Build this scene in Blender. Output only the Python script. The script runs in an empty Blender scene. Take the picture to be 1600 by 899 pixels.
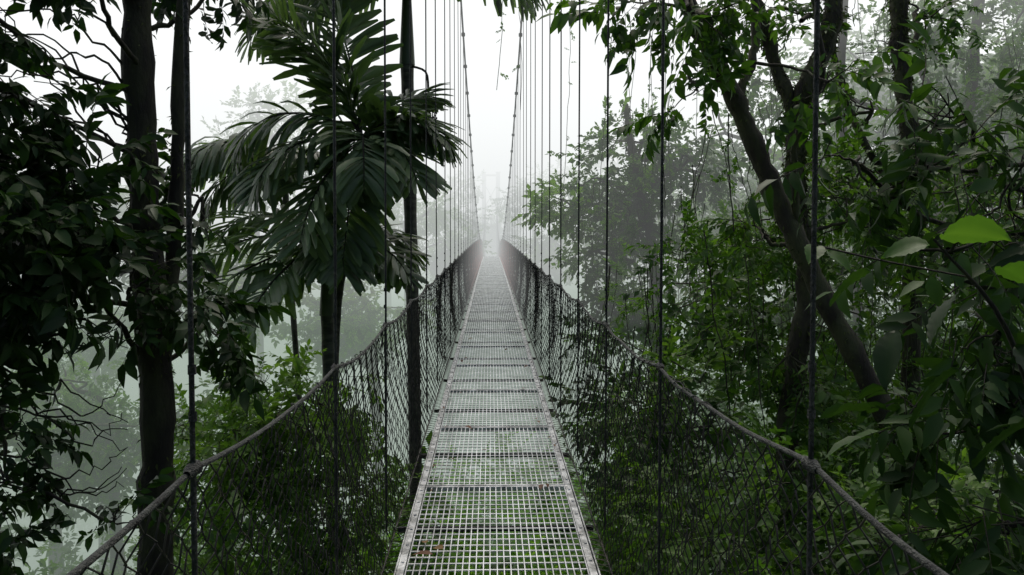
import bpy, math, numpy as np
from math import radians, sin, cos, pi
rng = np.random.default_rng(7)
R = rng.random
def U(a,b,n=None): return rng.uniform(a,b,n)

# ------------------------------------------------------------------ mesh builder
class MB:
    def __init__(s): s.V=[];s.F=[];s.T=[];s.M=[];s.n=0
    def add(s,v,f,tint=0.5,mat=0):
        v=np.asarray(v,dtype=np.float32).reshape(-1,3); f=np.asarray(f,dtype=np.int64).reshape(-1,3)
        s.V.append(v); s.F.append(f+s.n); s.n+=len(v)
        s.T.append(np.broadcast_to(np.asarray(tint,dtype=np.float32),(len(v),)).copy())
        s.M.append(np.full(len(f),mat,dtype=np.int32))
    def build(s,name,mats,smooth=True,parent=None):
        V=np.concatenate(s.V);F=np.concatenate(s.F).astype(np.int32);T=np.concatenate(s.T);M=np.concatenate(s.M)
        me=bpy.data.meshes.new(name)
        me.vertices.add(len(V)); me.vertices.foreach_set('co',V.ravel())
        me.loops.add(F.size); me.loops.foreach_set('vertex_index',F.ravel())
        me.polygons.add(len(F))
        me.polygons.foreach_set('loop_start',np.arange(0,F.size,3,dtype=np.int32))
        me.polygons.foreach_set('loop_total',np.full(len(F),3,dtype=np.int32))
        me.polygons.foreach_set('material_index',M)
        me.polygons.foreach_set('use_smooth',np.full(len(F),smooth,dtype=bool))
        a=me.attributes.new('tint','FLOAT','POINT'); a.data.foreach_set('value',T)
        for m in mats: me.materials.append(m)
        me.update(calc_edges=True)
        ob=bpy.data.objects.new(name,me); bpy.context.scene.collection.objects.link(ob)
        if parent: ob.parent=parent
        return ob

def tube(mb,pts,rad,sides=6,mat=0,tint=0.5):
    P=np.asarray(pts,dtype=float); n=len(P); rad=np.broadcast_to(np.asarray(rad,float),(n,))
    t=np.gradient(P,axis=0); t/=np.linalg.norm(t,axis=1)[:,None]+1e-9
    ref=np.array([1.,0,0]) if abs(t[:,0]).mean()<0.7 else np.array([0,0,1.])
    a=np.cross(t,ref); a/=np.linalg.norm(a,axis=1)[:,None]+1e-9
    b=np.cross(t,a)
    th=np.arange(sides)*2*pi/sides
    V=P[:,None,:]+rad[:,None,None]*(np.cos(th)[None,:,None]*a[:,None,:]+np.sin(th)[None,:,None]*b[:,None,:])
    i=np.arange(n-1)[:,None]*sides; j=np.arange(sides)[None,:]; k=(j+1)%sides
    q0=(i+j).ravel();q1=(i+k).ravel();q2=(i+sides+k).ravel();q3=(i+sides+j).ravel()
    F=np.concatenate([np.stack([q0,q1,q2],1),np.stack([q0,q2,q3],1)])
    mb.add(V.reshape(-1,3),F,tint,mat)

BV=np.array([[-1,-1,-1],[1,-1,-1],[1,1,-1],[-1,1,-1],[-1,-1,1],[1,-1,1],[1,1,1],[-1,1,1]],float)
BF=np.array([[0,2,1],[0,3,2],[4,5,6],[4,6,7],[0,1,5],[0,5,4],[1,2,6],[1,6,5],[2,3,7],[2,7,6],[3,0,4],[3,4,7]])
def boxes(mb,c,h,zf=None,mat=0,tint=0.5):
    c=np.asarray(c,float).reshape(-1,3); h=np.broadcast_to(np.asarray(h,float),c.shape)
    V=(c[:,None,:]+BV[None]*h[:,None,:]).reshape(-1,3)
    if zf is not None: V[:,2]+=zf(V[:,1])
    F=(BF[None]+8*np.arange(len(c))[:,None,None]).reshape(-1,3)
    mb.add(V,F,tint,mat)

def smooth_path(ctrl,n=30,wob=0.0):
    C=np.asarray(ctrl,float); m=len(C); 
    Cx=np.vstack([2*C[0]-C[1],C,2*C[-1]-C[-2]])
    out=[]
    per=max(2,n//(m-1))
    for i in range(m-1):
        p0,p1,p2,p3=Cx[i:i+4]
        for t in np.linspace(0,1,per,endpoint=False):
            out.append(.5*((2*p1)+(-p0+p2)*t+(2*p0-5*p1+4*p2-p3)*t*t+(-p0+3*p1-3*p2+p3)*t**3))
    out.append(C[-1]); P=np.array(out)
    if wob: 
        w=rng.normal(0,wob,P.shape); w[0]=0
        P=P+w
    return P

# ------------------------------------------------------------------ materials
def newmat(name):
    m=bpy.data.materials.new(name); m.use_nodes=True; nt=m.node_tree; nt.nodes.clear()
    return m,nt,nt.nodes,nt.links
def leaf_mat(name,c0,c1,c2,transl=0.3,rough=0.48,nscale=3.0,spec=.3):
    m,nt,N,L=newmat(name)
    out=N.new('ShaderNodeOutputMaterial'); at=N.new('ShaderNodeAttribute'); at.attribute_name='tint'
    tc=N.new('ShaderNodeTexCoord'); no=N.new('ShaderNodeTexNoise'); no.inputs['Scale'].default_value=nscale; no.inputs['Detail'].default_value=3
    L.new(tc.outputs['Object'],no.inputs['Vector'])
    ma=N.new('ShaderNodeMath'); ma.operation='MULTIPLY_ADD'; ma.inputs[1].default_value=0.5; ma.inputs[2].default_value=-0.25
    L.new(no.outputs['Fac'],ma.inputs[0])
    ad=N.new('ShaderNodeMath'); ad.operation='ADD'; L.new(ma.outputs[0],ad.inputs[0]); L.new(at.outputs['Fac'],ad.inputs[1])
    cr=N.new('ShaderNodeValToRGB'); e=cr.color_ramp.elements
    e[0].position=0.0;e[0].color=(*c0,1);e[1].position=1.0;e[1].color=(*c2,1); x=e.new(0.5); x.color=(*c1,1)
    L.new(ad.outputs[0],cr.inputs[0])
    p=N.new('ShaderNodeBsdfPrincipled'); p.inputs['Roughness'].default_value=rough
    p.inputs['Specular IOR Level'].default_value=spec
    L.new(cr.outputs[0],p.inputs['Base Color'])
    t=N.new('ShaderNodeBsdfTranslucent'); 
    g=N.new('ShaderNodeMix'); g.data_type='RGBA'; g.blend_type='MULTIPLY'; g.inputs[0].default_value=1
    L.new(cr.outputs[0],g.inputs[6]); g.inputs[7].default_value=(1.7,2.0,0.7,1); L.new(g.outputs[2],t.inputs[0])
    mx=N.new('ShaderNodeMixShader'); mx.inputs[0].default_value=transl
    L.new(p.outputs[0],mx.inputs[1]);L.new(t.outputs[0],mx.inputs[2]);L.new(mx.outputs[0],out.inputs[0])
    return m
def surf_mat(name,ca,cb,scale,rough=0.8,metal=0.0,bump=0.0,detail=6,bscale=None,stretch=(1,1,1),lo=.4,hi=.62):
    m,nt,N,L=newmat(name)
    out=N.new('ShaderNodeOutputMaterial'); tc=N.new('ShaderNodeTexCoord')
    mp=N.new('ShaderNodeMapping'); mp.inputs['Scale'].default_value=stretch; L.new(tc.outputs['Object'],mp.inputs[0])
    no=N.new('ShaderNodeTexNoise'); no.inputs['Scale'].default_value=scale; no.inputs['Detail'].default_value=detail
    L.new(mp.outputs[0],no.inputs['Vector'])
    cr=N.new('ShaderNodeValToRGB'); e=cr.color_ramp.elements; e[0].position=lo;e[0].color=(*ca,1);e[1].position=hi;e[1].color=(*cb,1)
    L.new(no.outputs['Fac'],cr.inputs[0])
    p=N.new('ShaderNodeBsdfPrincipled'); p.inputs['Roughness'].default_value=rough; p.inputs['Metallic'].default_value=metal
    L.new(cr.outputs[0],p.inputs['Base Color'])
    if bump:
        n2=N.new('ShaderNodeTexNoise'); n2.inputs['Scale'].default_value=bscale or scale*4; n2.inputs['Detail'].default_value=5
        L.new(mp.outputs[0],n2.inputs['Vector'])
        b=N.new('ShaderNodeBump'); b.inputs['Strength'].default_value=bump; b.inputs['Distance'].default_value=0.02
        L.new(n2.outputs['Fac'],b.inputs['Height']); L.new(b.outputs[0],p.inputs['Normal'])
    L.new(p.outputs[0],out.inputs[0]); return m

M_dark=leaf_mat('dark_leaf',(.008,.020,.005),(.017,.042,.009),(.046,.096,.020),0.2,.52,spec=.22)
M_mid =leaf_mat('mid_leaf',(.024,.056,.012),(.056,.118,.022),(.13,.22,.042),0.36)
M_lite=leaf_mat('light_leaf',(.055,.13,.014),(.12,.26,.03),(.22,.39,.06),0.40)
M_palm=leaf_mat('palm_leaf',(.032,.056,.026),(.062,.102,.046),(.14,.20,.095),0.32,0.40,spec=.42)
M_moss=leaf_mat('moss',(.022,.030,.008),(.045,.058,.014),(.09,.11,.028),0.15,0.85)
M_dead=leaf_mat('dead_leaf',(.05,.022,.01),(.12,.05,.02),(.2,.13,.05),0.15,0.6)
M_bark=surf_mat('mossy_bark',(.028,.021,.014),(.060,.062,.026),5,0.85,0,0.9,bscale=30,stretch=(1,1,.5))
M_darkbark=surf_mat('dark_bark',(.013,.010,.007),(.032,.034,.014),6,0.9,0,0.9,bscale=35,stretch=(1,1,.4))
M_palmtrunk=surf_mat('palm_trunk',(.035,.035,.026),(.09,.095,.07),4,0.7,0,0.5,bscale=12,stretch=(1,1,4))
M_ground=surf_mat('forest_floor',(.02,.045,.010),(.05,.09,.02),0.8,0.95,0,0.8,bscale=4)
M_steel=surf_mat('galvanised_steel',(.50,.51,.50),(.86,.87,.87),5,0.30,0.45,0.08,bscale=60)
M_frame=surf_mat('worn_steel_frame',(.25,.26,.25),(.60,.62,.61),11,0.42,0.4,0.3,bscale=50)
M_cable=surf_mat('wire_rope',(.014,.016,.015),(.042,.044,.040),30,0.55,0.4,0.8,bscale=160,stretch=(1,1,.5))
M_rail=surf_mat('handrail_rope',(.012,.014,.012),(.044,.050,.043),18,0.55,0.3,0.8,bscale=180)
leafstem=surf_mat('green_crownshaft',(.05,.075,.035),(.09,.12,.06),3,.5,0,.2,stretch=(1,1,.3))
def net_mat():
    m,nt,N,L=newmat('netting_wire')
    out=N.new('ShaderNodeOutputMaterial'); tc=N.new('ShaderNodeTexCoord'); sp=N.new('ShaderNodeSeparateXYZ'); L.new(tc.outputs['Object'],sp.inputs[0])
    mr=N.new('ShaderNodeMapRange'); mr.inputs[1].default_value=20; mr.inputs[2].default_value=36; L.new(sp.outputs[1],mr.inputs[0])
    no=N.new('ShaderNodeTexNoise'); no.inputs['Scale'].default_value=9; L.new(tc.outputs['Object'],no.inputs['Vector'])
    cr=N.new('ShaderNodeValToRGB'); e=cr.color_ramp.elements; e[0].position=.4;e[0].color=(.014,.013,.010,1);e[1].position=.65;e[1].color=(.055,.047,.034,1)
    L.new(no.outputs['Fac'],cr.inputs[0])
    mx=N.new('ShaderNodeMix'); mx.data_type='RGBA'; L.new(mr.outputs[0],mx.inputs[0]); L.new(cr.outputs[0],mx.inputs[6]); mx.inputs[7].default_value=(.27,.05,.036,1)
    p=N.new('ShaderNodeBsdfPrincipled'); p.inputs['Roughness'].default_value=.6; p.inputs['Metallic'].default_value=.1
    L.new(mx.outputs[2],p.inputs['Base Color']); L.new(p.outputs[0],out.inputs[0]); return m
M_net=net_mat()

# ------------------------------------------------------------------ terrain
def sst(a,b,x):
    t=np.clip((x-a)/(b-a),0,1); return t*t*(3-2*t)
def T(x,y):
    x=np.asarray(x,float);y=np.asarray(y,float)
    z=-2.5-22*sst(0,62,y)**.8+23*sst(70,125,y)
    z=z+np.where(x>0,.40*np.clip(x,0,30),0)+np.where(x<0,-.28*np.clip(-x,0,14)+.45*np.clip(-x-24,0,80),0)
    z=z+.5*np.sin(x*.31+y*.17)+.3*np.sin(x*.9-y*.6)
    z=z-1.2*np.exp(-(x/3)**2)*sst(-6,4,y)
    return z
xs=np.unique(np.concatenate([np.linspace(-50,50,121),np.linspace(-600,-50,40),np.linspace(50,600,40)]))
ys=np.unique(np.concatenate([np.linspace(-20,130,151),np.linspace(-200,-20,20),np.linspace(130,900,50)]))
X,Y=np.meshgrid(xs,ys); Z=T(X,Y)
mb=MB(); nx,ny=len(xs),len(ys)
i=(np.arange(ny-1)[:,None]*nx+np.arange(nx-1)[None]).ravel()
mb.add(np.stack([X.ravel(),Y.ravel(),Z.ravel()],1),np.concatenate([np.stack([i,i+1,i+nx+1],1),np.stack([i,i+nx+1,i+nx],1)]))
mb.build('ground',[M_ground])

# ------------------------------------------------------------------ footbridge
bridge=bpy.data.objects.new('suspension_footbridge',None); bpy.context.scene.collection.objects.link(bridge)
def Draw(y):
    y=np.asarray(y,float); yy=np.where(y>56,112-y,y)
    s=np.clip((56-yy)/52,0,1.0)
    r=1.55*(1-s**1.27)
    return r
jy=0.66-1.6*4+1.6*np.arange(76)
jz=Draw(jy)
def D(y): return np.interp(y,jy,jz)
HW=.50; SW=.66
sy=1.76-1.6*3+1.6*np.arange(72)
sy=sy[sy<111]
CZ=lambda y: 1.58+.8+.0032*(56-y)**2
# grating
mb=MB()
lx=np.linspace(-HW+.045,HW-.045,27)
c=[];h=[]
for k in range(len(jy)-1):
    ya,yb=jy[k]+.02,jy[k+1]-.02
    if yb<1: continue
    for x in lx: c.append((x+U(-.0015,.0015),(ya+yb)/2,-.004+U(-.001,.001)));h.append((.0027,(yb-ya)/2,.004))
boxes(mb,c,h,D)
c=[];h=[]
for k in range(len(jy)-1):
    ya,yb=jy[k]+.02,jy[k+1]-.02
    if yb<1: continue
    for y in np.linspace(ya,yb,20)[1:-1]: c.append((0,y+U(-.002,.002),-.0115));h.append((HW-.04,.0052,.0033))
boxes(mb,c,h,D); mb.build('deck_grating',[M_steel],False,bridge)
mb=MB();c=[];h=[]
for k in range(len(jy)-1):
    ya,yb=jy[k]+.006,jy[k+1]-.006; m=(ya+yb)/2
    for s in(-1,1):
        c.append((s*(HW-.02)+U(-.003,.003),m,-.012));h.append((.018,(yb-ya)/2,.018))
        c.append((s*(HW+.004),m,-.03));h.append((.003,(yb-ya)/2,.045))
        for q in np.linspace(ya+.1,yb-.1,7 if m<20 else 2):
            c.append((s*(HW-.02),q,.009));h.append((.007,.012,.0035))
    for y in(ya+.012,yb-.012): c.append((0,y,-.012));h.append((HW-.041,.010,.014))
boxes(mb,c,h,D)
mb.build('deck_frame',[M_frame],False,bridge)
mb=MB();c=[];h=[]
for y in sy: c.append((0,y,-.105));h.append((SW-.07,.012,.014))
boxes(mb,c,h,D); mb.build('crossbeams',[M_cable],False,bridge)
# handrails
RH=1.13
def railz(y):
    ph=((y-sy[0])/1.6)%1.0
    return D(y)+RH-.035*4*ph*(1-ph)
mb=MB()
yr=np.arange(-3,110,.1)
for s in(-1,1):
    wob=.004*np.sin(yr*3.1+s)+.002*np.sin(yr*7.7)
    P=np.stack([s*SW+wob,yr,railz(yr)+wob],1); tube(mb,P,.0066,7)
    yh=np.arange(2.6,60,.02); th=yh*2*pi/.13+.8*np.sin(yh*2)
    rr=.009+.005*np.sin(yh*5.3)+.004*np.sin(yh*13.)
    tube(mb,np.stack([s*SW+np.cos(th)*rr,yh,railz(yh)+np.sin(th)*rr],1),.0025,4)
    for y in sy:
        yy=np.linspace(y-.04,y+.04,7); tube(mb,np.stack([np.full(7,s*SW),yy,railz(yy)],1),[.008,.012,.016,.013,.017,.012,.008],7)
mb.build('handrail_cables',[M_rail],True,bridge)
# netting
def net_template(p,st,r):
    segV=[];segF=[];n=0
    nw=int(round(1.6/p/2))*2; nh=int(round(1/st)); hs=np.linspace(0,1,nh+1)
    for w in range(nw):
        sgn=1 if w%2==0 else -1
        y=(w+.5)*1.6/nw+ (p*.52)*sgn*np.where(np.arange(nh+1)%2==0,1,-1)
        for q in range(3):
            a=q*2*pi/3
            segV.append(np.stack([y+r*1.2*cos(a),hs,np.full(nh+1,r*sin(a))+ .0015*sgn],1))
        m=nh+1
        i=np.arange(nh)
        for q in range(3):
            b0=n+q*m;b1=n+((q+1)%3)*m
            segF.append(np.stack([b0+i,b1+i,b1+i+1],1));segF.append(np.stack([b0+i,b1+i+1,b0+i+1],1))
        n+=3*m
    return np.concatenate(segV),np.concatenate(segF)
near=net_template(.046,.032,.0026); far=net_template(.09,.06,.0065)
mb=MB()
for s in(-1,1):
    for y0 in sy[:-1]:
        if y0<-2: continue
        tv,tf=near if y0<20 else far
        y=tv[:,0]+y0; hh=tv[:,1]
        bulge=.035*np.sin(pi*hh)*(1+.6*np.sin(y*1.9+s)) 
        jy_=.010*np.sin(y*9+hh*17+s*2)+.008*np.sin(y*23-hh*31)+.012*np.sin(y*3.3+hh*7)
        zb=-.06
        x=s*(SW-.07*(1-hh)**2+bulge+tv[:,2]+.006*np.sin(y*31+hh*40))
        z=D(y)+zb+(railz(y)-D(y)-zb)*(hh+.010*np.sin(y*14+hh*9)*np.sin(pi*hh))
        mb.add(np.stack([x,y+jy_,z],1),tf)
    yy=np.arange(-3,108,.2)
    tube(mb,np.stack([np.full(len(yy),s*(SW-.07)),yy,D(yy)-.06],1),.005,5)
    for y in np.arange(0,60,.07):
        tube(mb,[(s*(HW+.006),y,float(D(y))-.05),(s*(SW-.07),y+.03,float(D(y))-.06)],.002,3)
        tube(mb,[(s*(HW+.006),y+.05,float(D(y))-.05),(s*(SW-.07),y-.01,float(D(y))-.06)],.002,3)
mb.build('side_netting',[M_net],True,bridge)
# suspenders, main cables
mb=MB()
for s in(-1,1):
    for k,y in enumerate(sy):
        j=U(-.012,.012)
        zt=CZ(y) ; zb=D(y)-.12
        if zt<railz(y): zt=railz(y)
        zz=np.linspace(zb,zt,14)
        xx=s*SW+j*np.sin(np.linspace(0,pi,14)); r=.0062
        tube(mb,np.stack([xx,np.full(14,y),zz],1),r,8)
        zz=np.linspace(zb,railz(y),6); tube(mb,np.stack([np.full(6,s*(SW+.003)),np.full(6,y+.010),zz],1),.0055,6)
        for dz in (.10,.2): tube(mb,np.stack([np.full(2,s*SW),np.full(2,y),np.array([0,.02])+railz(y)+dz],1),.009,6)
mb.build('suspender_cables',[M_cable],True,bridge)
mb=MB()
yc=np.linspace(-6,112,160)
for s in(-1,1):
    tube(mb,np.stack([np.full(160,s*SW),yc,CZ(yc)],1),.021,8)
    for y in sy:
        yy=np.linspace(y-.07,y+.07,4); tube(mb,np.stack([np.full(4,s*SW),yy,CZ(yy)-.005],1),[.03,.05,.05,.03],6)
mb.build('main_cables',[M_cable],True,bridge)
def tower(y,name,w=.16):
    mb=MB(); top=CZ(y)+.3; zb=float(T(0,y))-1
    for s in(-1,1):
        boxes(mb,[(s*(SW+.04+w),y,(top+zb)/2)],[(w,.18,(top-zb)/2)])
        boxes(mb,[(s*(SW+.04+w),y,top+.06)],[(w+.08,.25,.05)])
    for z in(2.9,5.5,8.2,top-.35): boxes(mb,[(0,y,z)],[(SW+.02,.08,.12)])
    for z0 in(3.0,5.6,8.3):
        for s in(-1,1): tube(mb,[(s*SW,y,z0+.1),(-s*SW,y,min(z0+2.5,top-.5))],.05,5)
    mb.build(name,[M_cable],False,bridge)
tower(112,'far_tower',.26); tower(-6,'near_tower')

# ------------------------------------------------------------------ leaf and sprig templates
def leafH(l,w):
    V=np.array([[0,0,0],[.33,0,-.01],[.68,0,-.07],[1.05,0,-.22],[.28,.42,.05],[.66,.36,-.01],[.28,-.42,.05],[.66,-.36,-.01]],float)
    V[:,0]*=l;V[:,1]*=w;V[:,2]*=l
    F=np.array([(0,1,4),(1,2,5),(1,5,4),(2,3,5),(0,6,1),(1,6,7),(1,7,2),(2,7,3)]); return V,F
def leafL(l,w):
    V=np.array([[0,0,0],[.45,.5,.06],[1,0,-.12],[.45,-.5,.06]],float); V[:,0]*=l;V[:,1]*=w;V[:,2]*=l
    return V,np.array([(0,2,1),(0,3,2)])
def rotm(yaw,pitch,roll):
    cy,sy_,cp,sp,cr,sr=cos(yaw),sin(yaw),cos(pitch),sin(pitch),cos(roll),sin(roll)
    return np.array([[cy,-sy_,0],[sy_,cy,0],[0,0,1]])@np.array([[cp,0,sp],[0,1,0],[-sp,0,cp]])@np.array([[1,0,0],[0,cr,-sr],[0,sr,cr]])
def sprig(nl,hi,ll=.22,lw=.10,L=1.0,stem=True,droop=.5):
    V=[];F=[];Ti=[];Mi=[];n=0
    for k in range(nl):
        t=.12+.88*(k+1)/nl; pos=np.array([t*L,U(-.05,.05),-.18*t*t+U(-.03,.03)])
        l=ll*U(.65,1.25); v,f=(leafH if hi else leafL)(l,lw*U(.8,1.2)*l/ll)
        side=1 if k%2 else -1
        yaw=side*U(.5,1.35) if k<nl-1 else U(-.2,.2)
        v=v@rotm(yaw,U(-.2,.2+droop),U(-.7,.7)).T+pos
        V.append(v);F.append(f+n);n+=len(v);Ti.append(np.full(len(v),U(-.22,.22)));Mi.append(np.zeros(len(f),int))
    if stem:
        m=MB(); ts=np.linspace(-.15,1,4); tube(m,np.stack([ts*L,0*ts,-.18*ts*np.abs(ts)],1),[.010,.009,.006,.003],3)
        V.append(m.V[0]);F.append(m.F[0]+n);Ti.append(np.zeros(len(m.V[0])));Mi.append(np.ones(len(m.F[0]),int))
    return np.concatenate(V),np.concatenate(F),np.concatenate(Ti),np.concatenate(Mi)
SH=[sprig(15,True,.26,.13) for _ in range(6)]
SHbl=[sprig(13,True,.34,.17,droop=.9) for _ in range(6)]
SHbig=[sprig(9,True,.42,.19,droop=.9) for _ in range(5)]
SHdroop=[sprig(11,True,.36,.13,droop=1.2) for _ in range(5)]
SL=[sprig(16,False,.26,.14,stem=False) for _ in range(6)]
def inst(mb,tm,pos,dirs,size,tint,mleaf=0,mbark=1):
    V,F,Ti,Mi=tm; N=len(pos)
    if N==0: return
    d=dirs/np.linalg.norm(dirs,axis=1)[:,None]
    up=np.tile([0,0,1.],(N,1))+rng.normal(0,.35,(N,3))
    y=np.cross(up,d); y/=np.linalg.norm(y,axis=1)[:,None]+1e-6; z=np.cross(d,y)
    Rm=np.stack([d,y,z],2)*np.asarray(size).reshape(-1,1,1)
    W=np.einsum('nij,vj->nvi',Rm,V)+pos[:,None,:]
    FF=(F[None]+len(V)*np.arange(N)[:,None,None]).reshape(-1,3)
    tt=(np.asarray(tint).reshape(-1,1)+Ti[None]).ravel()
    mb.add(W.reshape(-1,3),FF,tt); mb.M[-1]=np.where(np.tile(Mi,N)==1,mbark,mleaf).astype(np.int32)
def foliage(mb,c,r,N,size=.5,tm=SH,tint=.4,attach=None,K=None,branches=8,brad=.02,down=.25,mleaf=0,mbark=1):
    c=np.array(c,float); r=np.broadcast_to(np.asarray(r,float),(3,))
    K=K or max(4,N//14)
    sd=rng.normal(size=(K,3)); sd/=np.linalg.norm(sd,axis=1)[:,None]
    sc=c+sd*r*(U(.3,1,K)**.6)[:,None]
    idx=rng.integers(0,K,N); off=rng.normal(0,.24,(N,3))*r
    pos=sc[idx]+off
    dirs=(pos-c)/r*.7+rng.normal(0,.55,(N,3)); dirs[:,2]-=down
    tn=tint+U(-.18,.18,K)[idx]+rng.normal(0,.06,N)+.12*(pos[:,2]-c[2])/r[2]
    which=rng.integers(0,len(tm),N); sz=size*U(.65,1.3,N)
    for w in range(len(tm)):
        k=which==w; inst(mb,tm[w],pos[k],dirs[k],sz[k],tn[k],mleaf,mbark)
    if attach is not None:
        a=np.array(attach,float); mid=(a+c)/2+rng.normal(0,.12,3)*np.linalg.norm(c-a)
        P=smooth_path([a,mid,c],12,.01); tube(mb,P,np.linspace(brad*1.6,brad,len(P)),6,mbark)
    for b in range(min(branches,K)):
        e=sc[b]; mid=(c+e)/2+rng.normal(0,.12,3)*r
        P=smooth_path([c,mid,e,e+(e-c)*.25+rng.normal(0,.08,3)*r],12,.006); tube(mb,P,np.linspace(brad*.8,brad*.2,len(P)),4,mbark)
def fuzz(mb,P,rad,N,size=.05,tint=.45,mleaf=2):
    P=np.asarray(P);i=rng.integers(0,len(P)-1,N)
    # moss grows in patches along the stem
    keep=(np.sin(i*.55)+np.sin(i*.21+1)+rng.normal(0,.7,N))>-.5; i=i[keep]; N=len(i)
    t=R(N)[:,None]
    p=P[i]*(1-t)+P[i+1]*t; rr=np.broadcast_to(rad,(len(P),))[i]
    d=rng.normal(size=(N,3)); d[:,2]*=.4; d/=np.linalg.norm(d,axis=1)[:,None]
    pos=p+d*(rr*.95)[:,None]; dd=d*.5+rng.normal(0,.4,(N,3)); dd[:,2]-=.7
    v,f=leafL(1,.3); inst(mb,(v,f,np.zeros(4),np.zeros(2,int)),pos,dd,size*U(.3,1.5,N),tint+rng.normal(0,.25,N),mleaf,mleaf)
def trunk(mb,ctrl,r0,r1,n=40,fz=0,fs=.05,mat=1,wob=.008,sides=12):
    P=smooth_path(ctrl,n,wob); rad=np.linspace(r0,r1,len(P))*(1+.10*np.sin(np.arange(len(P))*1.3)+rng.normal(0,.05,len(P)))
    tube(mb,P,rad,sides,mat)
    if fz: fuzz(mb,P,rad,fz,fs)
    return P
def vine(mb,a,b,sag,r=.006,mat=1,leaves=0,tm=SL,size=.2,tint=.5):
    a=np.array(a,float);b=np.array(b,float);t=np.linspace(0,1,24)[:,None]
    P=a*(1-t)+b*t; P[:,2]-=sag*4*(t*(1-t))[:,0]; P+=np.cumsum(rng.normal(0,.012,P.shape),0)*np.sin(pi*t)
    tube(mb,P,r,4,mat)
    if leaves:
        i=rng.integers(0,len(P),leaves); inst(mb,tm[0],P[i],rng.normal(size=(leaves,3))+[0,0,-.5],size*U(.5,1.2,leaves),tint+rng.normal(0,.1,leaves))

# ------------------------------------------------------------------ left foreground tree
mb=MB()
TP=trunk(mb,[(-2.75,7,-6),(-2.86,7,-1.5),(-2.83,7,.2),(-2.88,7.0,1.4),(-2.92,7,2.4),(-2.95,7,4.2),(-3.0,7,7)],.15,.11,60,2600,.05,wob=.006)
trunk(mb,[(-2.84,7.05,.6),(-2.74,7.15,1.5),(-2.66,7.1,2.6),(-2.6,7.2,4.5),(-2.5,7.3,7)],.07,.05,30,500,.05)
for (c,r,N) in [((-3.65,6.0,3.4),(.4,.5,.35),26),((-2.95,6.2,3.6),(.3,.4,.2),10),((-3.65,6.3,2.8),(.4,.5,.3),34),((-3.7,5.6,2.2),(.4,.5,.6),80),
                ((-3.05,6.3,2.1),(.3,.3,.3),40),((-3.2,6.0,1.65),(.5,.5,.4),95),((-3.5,6,1.15),(.42,.4,.35),65),((-2.8,6.4,1.3),(.22,.3,.35),22),
                ((-2.45,7.6,3.95),(.4,.5,.25),26),((-2.6,7.5,2.1),(.16,.2,.5),14),((-2.55,7.3,1.1),(.18,.3,.5),26)]:
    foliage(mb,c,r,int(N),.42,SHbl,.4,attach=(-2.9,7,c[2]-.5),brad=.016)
for (c,r,N) in [((-3.45,5.9,.35),(.22,.3,.2),16),((-3.45,5.9,-.02),(.22,.3,.18),14),((-3.45,5.8,-.5),(.28,.3,.22),18),((-2.75,6.0,-.35),(.16,.2,.2),6)]:
    foliage(mb,c,r,N,.36,SHbl,.4,attach=(-3.9,6.3,c[2]+.4),brad=.01)
for k in range(14):
    z=U(-.6,1.2); P=smooth_path([(-3.9,6.2,z+U(0,.3)),(-3.4,6.1,z),(-3.0,6.1,z+U(-.3,.2)),(-2.7,6.1,z+U(-.5,.2))],20,.02); tube(mb,P,np.linspace(.012,.003,len(P)),4,1)
for k in range(10):
    z=U(2.6,3.9); P=smooth_path([(-2.95,7,z-.3),(-3.2,6.8,z),(-3.5,6.6,z+U(-.1,.4)),(-3.9,6.3,z+U(-.1,.7))],20,.02); tube(mb,P,np.linspace(.014,.004,len(P)),4,1)
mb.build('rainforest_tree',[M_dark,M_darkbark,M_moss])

# ------------------------------------------------------------------ palms
def frond(mb,base,az,elev,L,droop,nl=36,ll=.62,lw=.10,plum=.5,hang=.6,tint=.4):
    base=np.array(base,float); n=26; seg=L/n; p=base.copy(); P=[p.copy()]; el=elev; Dv=[]
    for k in range(n):
        d=np.array([cos(az)*cos(el),sin(az)*cos(el),sin(el)]); Dv.append(d); p=p+d*seg; P.append(p.copy()); el-=droop/n*(0.5+k/n)
    P=np.array(P);Dv.append(Dv[-1]);Dv=np.array(Dv)
    tube(mb,P,np.linspace(.028,.005,len(P)),6,1)
    for k in range(nl):
        t=.08+.92*k/nl; f=t*n; i=int(f); c=P[i]+(P[min(i+1,n)]-P[i])*(f-i); d=Dv[i]
        sidev=np.array([-sin(az),cos(az),0])*-1.0; upv=np.cross(sidev,d)
        for s in(-1,1):
            l=ll*(sin(pi*(.12+.82*t))**.6)*U(.85,1.12); w=lw*U(.7,1.35)
            o=s*sidev*math.sin(1.15-.35*t)+d*math.cos(1.15-.35*t)+upv*U(-plum,plum)
            o/=np.linalg.norm(o)
            wid=np.cross(o,upv); wid/=np.linalg.norm(wid)+1e-6; nn=np.cross(wid,o)
            q=c.copy(); dd=o.copy(); V=[]
            ws=[.20,.65,.95,1.05,.45]; m=len(ws)
            for j in range(m):
                fold=.25*w*ws[j]
                V+= [q-wid*w*.5*ws[j]-nn*fold*U(.6,1), q+nn*0, q+wid*w*.5*ws[j]-nn*fold*U(.6,1)]
                dd=dd+np.array([0,0,-hang/m*(0.4+j*.45)]); dd/=np.linalg.norm(dd); q=q+dd*l/(m-1)
            F=[]
            for j in range(m-1):
                b=j*3
                for e in(0,1): F+=[(b+e,b+e+1,b+e+4),(b+e,b+e+4,b+e+3)]
            mb.add(V,F,tint+U(-.18,.25),0)
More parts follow.
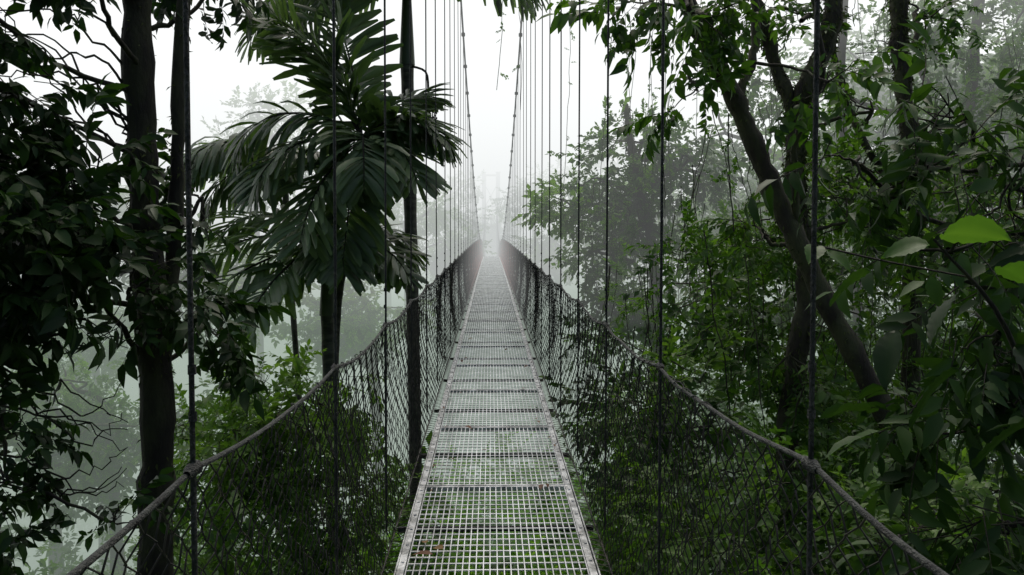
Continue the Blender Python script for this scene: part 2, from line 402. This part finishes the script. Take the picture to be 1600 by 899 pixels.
def palm(name,crown,base,r,fr,shaft=.9,fruit=None,ll=.62,tint=.5,mids=None):
    mb=MB(); crown=np.array(crown,float); sh=crown-[0,0,shaft]
    if mids: P=smooth_path([base]+mids+[sh],60)
    else: P=smooth_path([base,(np.array(base)*.5+sh*.5+[.06,0,0]),sh],60)
    rad=np.full(len(P),r); rad[::3]*=1.07
    tube(mb,P,rad,12,2)
    Q=smooth_path([sh,crown-[0,0,shaft*.5],crown],10); tube(mb,Q,np.linspace(r*1.25,r*.5,len(Q)),12,3)
    for f in fr:
        az,el,L,dr=f[:4]; kw=f[4] if len(f)>4 else {}
        k2=dict(ll=ll,tint=tint+U(-.08,.1)); k2.update(kw)
        frond(mb,crown-[0,0,.05],radians(az),radians(el),L,radians(dr),**k2)
    if fruit is not None:
        fr_=np.array(fruit,float); tube(mb,smooth_path([(crown[0],crown[1],fr_[2]+.8),(fr_[0]-.05,fr_[1],fr_[2]+.65),fr_+[0,0,.3]],8),.02,5,1)
        for k in range(26):
            x0=fr_+rng.normal(0,.06,3)*[1,1,.3]+[0,0,.3]; x1=x0+[U(-.12,.12),U(-.12,.12),-U(.4,.85)]
            tube(mb,smooth_path([x0,(x0+x1)/2+rng.normal(0,.04,3),x1],6),.006,3,1)
            for q in range(9):
                t=U(.15,1); cc=x0*(1-t)+x1*t+rng.normal(0,.02,3)
                boxes(mb,[cc],[(.016,.016,.016)],mat=1)
    mb.build(name,[M_palm,M_darkbark,M_palmtrunk,leafstem])
PL={'plum':.9,'hang':.3,'ll':.88,'nl':48}
palm('palm_tree',(-1.95,12.5,3.35),(-2.75,13.6,-10),.075,
     [(150,84,2.6,30,PL),(175,66,2.6,45,PL),(200,76,2.2,60,PL),(190,38,2.3,130,{'plum':.5,'ll':.9,'hang':.9}),(215,5,2.1,90,{'ll':.9,'hang':.8}),(240,-30,2.1,50,{'plum':.7,'ll':.9,'tint':.75}),(262,-55,2.0,20,{'plum':.7,'ll':.85,'tint':.5}),
      (280,10,1.7,120,{'plum':.7,'ll':.85,'hang':.9,'tint':.75}),(350,28,1.5,85,{'ll':.8,'hang':.9}),(318,0,1.5,80,{'plum':.6,'ll':.8,'tint':.7}),(335,40,1.4,100,{'ll':.8}),(30,60,1.6,80,{'ll':.7})],ll=.75,shaft=.7,
     mids=[(-2.62,13.5,-2.5),(-2.5,13.3,.6),(-2.2,12.9,1.9)])
palm('palm_tree',(-2.58,13,1.85),(-2.5,13,-10),.10,
     [(188,14,2.3,80,{'tint':1.15,'ll':.75}),(205,-12,2.4,45,{'tint':1.1,'ll':.75}),(172,40,2.0,100,{'tint':.8}),(20,30,1.7,110),(335,10,1.7,80,{'plum':.8}),(290,20,1.8,100,{'plum':.7,'ll':.8}),(235,-20,2.1,50,{'tint':1.0}),(205,-38,2.2,25,{'tint':1.0})],shaft=1.2,ll=.72)
palm('palm_tree',(-3.5,14.2,3.3),(-3.0,14.8,-11),.05,
     [(180,30,2.1,100,{'hang':1.8,'ll':1.0}),(212,25,2.0,100,{'hang':1.6,'ll':.95}),(265,10,1.5,100,{'hang':1.4,'ll':.8}),(10,25,1.2,120,{'hang':1.3}),(190,-5,1.7,80,{'hang':1.4,'ll':.85})])
palm('palm_tree',(-1.42,14,6.35),(-1.33,14.2,-10),.105,
     [(182,0,3.1,68,{'hang':1.5,'ll':1.0}),(195,8,2.9,88,{'hang':1.3,'ll':.95}),(345,15,2.5,75,{'hang':1.2}),(10,20,2.4,80,{'hang':1.2}),(265,15,2.2,80,{'hang':1.2}),(90,45,2.2,70),(225,5,2.1,90,{'hang':1.0,'plum':.9})],shaft=1.6,fruit=(-1.05,13.8,3.95),ll=.8)

# ------------------------------------------------------------------ left understorey shrubs
mb=MB()
for k in range(56):
    y=U(7.5,13.5); px=U(-.38,-.17); x=px*y; top=-.25-(y-8)*.02+ (abs(px)-.25)*1.2
    z=top-U(0,1)**.8*3.4
    foliage(mb,(x,y,z),(.5,.55,.42),28,.42,SH,U(.45,1.05),branches=3,brad=.008)
for (c,N) in [((-2.35,9.0,-.15),60),((-2.0,9.5,-.1),50),((-2.9,9.2,-.35),60),((-3.0,10,.15),40),((-1.9,10.2,-.6),50),((-1.55,10.2,-1.4),50)]:
    foliage(mb,c,(.5,.5,.35),N,.36,SH,1.0,branches=6,brad=.01)
mb.build('understorey_shrubs',[M_mid,M_bark,M_moss])

# ------------------------------------------------------------------ right trees
mb=MB()
P=trunk(mb,[(5.6,9,-3),(4.9,9,-1.3),(4.33,9,-.16),(3.63,9,1.09),(3.02,9,2.34),(2.60,9,3.31),(2.05,9,4.36),(1.5,9.2,5.8),(1.2,9.5,7.4)],.135,.08,80,2000,.045)
trunk(mb,[(3.35,9,1.8),(3.2,8.8,2.7),(3.45,8.7,3.5),(3.2,8.6,4.6)],.04,.025,24,200,.04)
trunk(mb,[(2.62,9,3.25),(2.9,9.2,4.0),(2.8,9.3,5.5)],.06,.04,20,300)
for (c,r,N) in [((1.5,8,4.0),(.42,.4,.3),24),((2.05,8.2,3.95),(.4,.4,.3),26),((2.1,8.6,3.3),(.3,.3,.25),10),((3.3,8.2,3.3),(.3,.3,.4),12),((2.7,8.8,4.3),(.5,.4,.3),18)]:
    foliage(mb,c,r,N,.42,SHbl,.35,attach=(2.1,9,c[2]+.4),brad=.014)
mb.build('leaning_tree',[M_mid,M_bark,M_moss])
mb=MB()
trunk(mb,[(3.7,10,-6),(3.6,10,-.8),(3.82,10,1.2),(3.65,10,2.35),(3.72,10,3.5),(4.08,10,4.4),(4.1,10,6.5)],.14,.10,60,5200,.07)
trunk(mb,[(3.68,10,3.1),(3.4,10.1,4.0),(3.1,10,4.9),(2.9,10,6.5)],.085,.06,30,1200,.06)
for (c,r,N) in [((3.3,10.2,1.9),(.6,.5,.5),50),((4.3,10.0,2.0),(.4,.4,.6),40),((3.5,9.7,.4),(.45,.4,.7),60),((4.0,10.5,4.6),(.7,.5,.5),40),((4.5,9.8,3.3),(.4,.4,.4),16)]:
    foliage(mb,c,r,N,.42,SH,.45,attach=(3.7,10,c[2]-.2),brad=.02)
mb.build('mossy_tree',[M_mid,M_bark,M_moss])
mb=MB()
trunk(mb,[(6.2,12,-5),(6.14,12,1.1),(6.2,12,2.5),(5.95,12,4.1),(5.86,12,5.3),(5.8,12,8)],.14,.11,50,3500,.07)
trunk(mb,[(6.15,12,2.3),(5.4,12,3.2),(4.9,12,4.6),(4.8,12,6)],.06,.04,30,700,.07)
for (c,r,N) in [((5.4,12.4,2.6),(.6,.5,.5),40),((6.9,12.6,3.0),(.6,.5,.5),40),((6.3,12.4,5.2),(.7,.5,.4),30)]:
    foliage(mb,c,r,N,.46,SH,.45,attach=(6.1,12,c[2]-.6),brad=.03)
mb.build('rainforest_tree',[M_mid,M_bark,M_moss])
mb=MB()
trunk(mb,[(10.2,18.5,-5),(10.0,18.5,1.5),(10.6,18.5,4.0),(11,18.5,9)],.15,.10,40,900,.07)
trunk(mb,[(8.3,18.5,-5),(8.2,18.5,2),(7.8,18.5,5),(7.9,18.5,9)],.12,.08,40,700,.07)
for (c,r,N) in [((7.4,19,5.6),(1.2,1,1),90),((9.6,18.5,6.2),(1.4,1,1),120),((12,18.5,7.2),(1.4,1,1),110),((9.8,18,4.2),(1.2,1,.9),120),((7.4,18.5,3),(.9,.8,.8),80),((12.2,18,4.6),(1.2,1,1.1),110),((12.6,18,2.4),(1.2,1,1.),100)]:
    foliage(mb,c,r,N,.6,SL,.55,attach=(9.8,18.5,c[2]-.8),brad=.04)
for k in range(40):
    x=U(5.5,12); z=U(2.5,7.5); vine(mb,(x,17.4+U(-.5,.8),z),(x+U(-.3,.3),17.4,z-U(.8,2.6)),0,.009,2,leaves=int(U(0,7)),size=.3)
mb.build('rainforest_tree',[M_mid,M_bark,M_moss])
mb=MB()
trunk(mb,[(4.2,19,-12),(3.9,19,-2),(3.7,19,1.5),(3.3,19.5,4.0),(3.2,20,5.2)],.2,.06,40,1500,.1)
for (c,r,N,t) in [((2.75,20,3.4),(.95,.9,.85),170,.6),((1.9,19.5,2.7),(.55,.6,.6),80,1.2),((2.3,19,1.7),(.7,.7,.55),90,.65),((3.4,19,2.3),(.8,.8,.8),130,.5),((3.6,20,4.3),(.8,.8,.6),80,.6),((4.4,19.5,3.6),(.9,.8,1.0),130,.5),((3.1,18.5,.6),(.9,.8,.5),90,.5)]:
    foliage(mb,c,r,N,.6,SL,t,attach=(3.6,19.3,c[2]-.5),brad=.035)
for k in range(40):
    x=U(2.0,4.3); z=U(.8,3.3); vine(mb,(x,18.4+U(-.5,.8),z),(x+U(-.15,.15),18.4,z-U(.6,1.9)),0,.007,2)
mb.build('broadleaf_tree',[M_mid,M_bark,M_moss])
mb=MB()
for k in range(215):
    y=U(8.5,19); s=U(.15,.72); x=s*y
    if x<1.7: continue
    top=1.58+y*(-.075+ .62*max(0,s-.13)**.75*(.46)); z=top-(R()**1.1)*(top+5.5)
    foliage(mb,(x,y+1.2,z),(.8,.7,.6),30,.50,SH if y<12 else SL,U(.2,.85),branches=3,brad=.015,mleaf=0)
for k in range(90):
    x=U(1.9,7);y=U(9,15);z=U(.5,4.2)
    if x/y<.2: z=min(z,1.4)
    vine(mb,(x,y,z),(x+U(-.4,.4),y,z-U(.8,2.6)),0,U(.004,.009),1,leaves=int(U(0,6)),size=.22)
mb.build('slope_thicket',[M_mid,M_bark,M_moss])
mb=MB()
for k in range(90):
    y=U(5.5,9.5); s=U(.16,.68); x=s*y
    if x<1.1: continue
    z=-.45-U(0,1)*2.6+ (s-.3)*2.2*U(.3,1)
    foliage(mb,(x,y,z),(.5,.5,.35),24,.36,SH,U(.2,.75),branches=3,brad=.008)
mb.build('hillside_shrubs',[M_mid,M_darkbark,M_moss])
# near right large-leaved bush
mb=MB()
for (c,r,N,tm) in [((2.65,4.6,2.35),(.4,.3,.22),18,SHdroop),((2.35,4.5,2.05),(.28,.3,.2),10,SHdroop),((2.95,4.7,2.0),(.35,.3,.4),22,SHdroop),((2.0,4.6,2.1),(.15,.2,.15),4,SHdroop),
               ((2.9,4.6,1.5),(.35,.3,.4),22,SHdroop),((2.15,3.9,1.6),(.26,.25,.15),7,SHbig),((2.4,3.9,1.2),(.3,.25,.28),14,SHbig),((2.6,4.2,.75),(.4,.3,.3),24,SHbig),
               ((2.5,4.0,.25),(.35,.3,.3),20,SHdroop),((2.1,3.9,-.05),(.3,.3,.2),12,SHdroop)]:
    foliage(mb,c,r,N,.42,tm,.7,attach=(3.4,4.8,c[2]-.4),brad=.012,down=.5)
trunk(mb,[(3.5,4.9,-4),(3.4,4.8,0),(3.45,4.8,2),(3.3,4.7,4)],.06,.04,30,300)
mb.build('large_leaved_bush',[M_dark,M_darkbark,M_moss])
# broad leaves
mb=MB()
def bigleaf(mb,p,az,el,l,w,tint,roll=0,mat=2):
    n=16; V=[];F=[]
    for i in range(n+1):
        t=i/n; wd=w*.5*(sin(pi*min(1,t**.75))**.8 if 0<t<1 else 0); z=-.25*l*t*t
        for j,q in enumerate((-1,-.5,0,.5,1)): V.append((t*l-abs(q)*.0,q*wd*(1+.05*sin(i*1.9+j)),z+abs(q)*wd*.25+.024*l*(i%2)*abs(q)-(.02*l if q==0 else 0)+.02*l*sin(t*5+q*2)))
    for i in range(n):
        for j in range(4): a=i*5+j; F+=[(a,a+1,a+6),(a,a+6,a+5)]
    V=np.array(V)@rotm(az,-el,roll).T+np.array(p); tn=tint+.12*np.array([1 if k%5==2 else 0 for k in range(len(V))]); mb.add(V,F,tn,mat)
for a in [((1.62,3.0,1.66),.15,.1,.25,.15,.55,-.7,0),((1.60,3.05,1.62),2.7,-.1,.17,.11,.35,-.6,0),((1.84,3.0,1.54),.4,-.2,.2,.12,.35,-.4,0),((1.28,3.3,1.62),-2.2,-.4,.12,.08,.3,-.3,0),((1.32,3.3,1.60),-.9,-.5,.12,.08,.3,.3,0),((1.95,3.0,1.6),.1,-.3,.3,.16,.35,.4),((1.7,3.0,1.45),-2.8,-.6,.26,.13,.3,.5),((1.85,2.9,1.42),-.6,-.5,.28,.15,.25,.6),
          ((1.45,3.2,1.52),2.9,-.5,.2,.1,.75,.5),((1.9,3.0,1.25),-1.2,-.7,.3,.14,.3,.2),((1.75,3.1,1.15),2.8,-.7,.28,.12,.2,.4),((1.5,3.1,1.3),-2.4,-.9,.24,.11,.25,.2),((1.95,2.9,1.0),2.5,-.5,.3,.14,.2,.2)]:
    bigleaf(mb,*a)
tube(mb,smooth_path([(2.2,3.1,-.5),(2.1,3.1,.7),(1.9,3.05,1.3),(1.6,3.02,1.64)],16),np.linspace(.02,.005,16),6,1)
tube(mb,smooth_path([(1.75,3.05,1.5),(1.5,3.2,1.56),(1.28,3.3,1.62)],12),.004,4,1)
mb.build('broad_leaf_plant',[M_mid,M_darkbark,M_dark])

# ------------------------------------------------------------------ valley canopy
mb=MB()
for k in range(850):
    y=U(9,100)**1.0; x=U(-1,1)*(.78*y+6)
    h=U(3.5,7) if y>22 else U(1.5,4)
    g=float(T(x,y))
    if abs(x)<3.2 and g+h+1.6>-1.8: h=-3.6-g
    if h<.4: continue
    rr=U(1.3,2.6) if y>22 else U(.9,1.6)
    if x>2 and y<17: continue
    if x<-1.2 and y<20 and x/y<-.37: continue
    if -5<x<-1.2 and y<16 and g+h>-2: continue
    n=46 if y<40 else 30
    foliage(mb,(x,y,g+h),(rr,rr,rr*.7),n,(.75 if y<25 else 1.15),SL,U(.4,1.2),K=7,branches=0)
mb.build('valley_canopy',[M_mid,M_bark])
mb=MB()
for k in range(70):
    y=U(6.5,22);x=U(-1.8,1.8); foliage(mb,(x,y,-2.6-U(0,2)-.10*(y-8)),(1,1,.5),34,.45,SL,U(.5,1.1),K=7,branches=0)
mb.build('undergrowth',[M_lite,M_bark])
def mist_tree(x,y,ztop,r,n):
    mb=MB(); g=float(T(x,y)); trunk(mb,[(x,y,g),(x+.3,y,(g+ztop)/2),(x,y,ztop)],.35,.15,20,0)
    for k in range(n):
        a=U(0,2*pi); q=U(.2,1)*r; c=(x+cos(a)*q,y+sin(a)*q,ztop+U(-.7,.4)*r)
        foliage(mb,c,(r*.4,r*.4,r*.26),42,1.0,SL,U(.5,1.0),attach=(x,y,c[2]-r*.4),K=7,branches=3,brad=.06)
    mb.build('misty_tree',[M_mid,M_bark])
for a in [(-13,46,8.0,4,10),(-9.5,30,1.2,2.6,9),(-4.8,33,-.5,2.4,8),(-22,52,4,4,8),(7,36,2.5,3.0,9),(12,34,5,3.4,10),(9.5,26,4.5,2.8,10),(16,30,8,4,12),(-6,58,4,3.5,8),(8,62,5,4,8),(14,24,6,3,10),(-18,38,-2,3.5,8),
          (4.2,84,9,4,9),(-4.6,88,8,4,9),(0,119,7,4,12),(1.5,117,3,3,8),(-1.5,117,3,3,8),(-10,80,7,5,8),(11,80,10,5,8),(3.2,60,2,2.3,8),(-3.4,62,2,2.3,8),(-12,26,-3,3,9),(-16,30,-2,3.5,9)]: mist_tree(*a)
mb=MB()
for k in range(16):
    x=U(.35,4.5);y=U(16,19); vine(mb,(x,y,8.5),(x+U(-.5,.5),y,U(4.5,6.8) if x<1.6 else U(2.6,5)),0,.006,1,leaves=6,size=.24,tint=.6)
mb.build('hanging_lianas',[M_mid,M_bark])
mb=MB()
LV=[(-.33,4.25,.11),(-.28,4.3,.09),(-.38,4.4,.07),(.30,5.4,.07),(.34,5.42,.05),(.31,8.6,.09),(-.44,8.2,.08),(-.25,7.0,.08),(-.1,6.3,.04),(.2,11.3,.08),(-.3,12.5,.08),(.38,7.2,.05),(.1,15,.09),(.42,10,.07),(-.42,5.9,.05),(-.4,10.4,.07)]
for k in range(70):
    y=4+U(0,1)**1.3*22; x=np.sign(U(-1,1))*(.49-abs(rng.normal(0,.12))); LV.append((x,y,U(.015,.045)))
for (x,y,s) in LV:
    v,f=leafH(s,s*.6); v=v@rotm(U(0,6.28),U(-.15,.15),U(-.3,.3)).T; v[:,2]-=v[:,2].min(); v+=[x,y,float(D(y))+.010]; mb.add(v,f,U(.1,.9),0)
mb.build('fallen_leaves',[M_dead])

# ------------------------------------------------------------------ fog
def fogbox(name,y0,y1,x,z0,z1,sig,col):
    mb=MB(); boxes(mb,[(0,(y0+y1)/2,(z0+z1)/2)],[(x,(y1-y0)/2,(z1-z0)/2)])
    m,nt,N,L=newmat(name+'_mat'); out=N.new('ShaderNodeOutputMaterial')
    ab=N.new('ShaderNodeVolumeAbsorption'); ab.inputs['Color'].default_value=(0,0,0,1); ab.inputs['Density'].default_value=sig
    em=N.new('ShaderNodeEmission'); em.inputs['Color'].default_value=(*col,1); em.inputs['Strength'].default_value=sig  # fog glows by itself: emission stands in for daylight scattered in it
    ad=N.new('ShaderNodeAddShader'); L.new(ab.outputs[0],ad.inputs[0]);L.new(em.outputs[0],ad.inputs[1]);L.new(ad.outputs[0],out.inputs['Volume'])
    mb.build(name,[m],False)
fogbox('fog',14,420,400,6.01,34,.032,(1.06,1.08,1.08))  # begins ahead of the camera, so its glow backlights the foliage
fogbox('low_fog',14,418,398,.3,6,.019,(.70,.73,.725))  # dimmer glow colour: fog darkening towards the ground is painted in
fogbox('valley_mist',16,415,395,-70,.29,.023,(.44,.52,.46))  # dim greenish glow colour paints in the shade of the valley

# ------------------------------------------------------------------ light & world
w=bpy.data.worlds.new('World'); bpy.context.scene.world=w; w.use_nodes=True
nt=w.node_tree; bg=nt.nodes['Background']; sk=nt.nodes.new('ShaderNodeTexSky'); sk.sky_type='NISHITA'; sk.sun_disc=False
sk.sun_elevation=radians(62); sk.sun_rotation=radians(10); sk.air_density=1; sk.dust_density=7; sk.ozone_density=.6
nt.links.new(sk.outputs[0],bg.inputs[0]); bg.inputs[1].default_value=.14
ld=bpy.data.lights.new('sun','SUN'); ld.energy=1.5; ld.angle=radians(20); ld.color=(1,.97,.92)
lo=bpy.data.objects.new('sun',ld); bpy.context.scene.collection.objects.link(lo)
from mathutils import Vector
sd=Vector((sin(radians(10))*cos(radians(62)),cos(radians(10))*cos(radians(62)),sin(radians(62))))
lo.rotation_euler=sd.to_track_quat('Z','Y').to_euler()
# ------------------------------------------------------------------ camera
cd=bpy.data.cameras.new('camera'); cam=bpy.data.objects.new('camera',cd); bpy.context.scene.collection.objects.link(cam)
cd.sensor_width=36; cd.lens=29.2; cd.clip_start=.05; cd.clip_end=3000
cam.location=(-.03,0,1.58); cam.rotation_euler=(radians(90-2.19),0,radians(-1.46))
sc=bpy.context.scene; sc.camera=cam
sc.view_settings.view_transform='Standard'; sc.view_settings.look='None'; sc.view_settings.exposure=0
print('faces',sum(len(o.data.polygons) for o in bpy.data.objects if o.type=='MESH'))
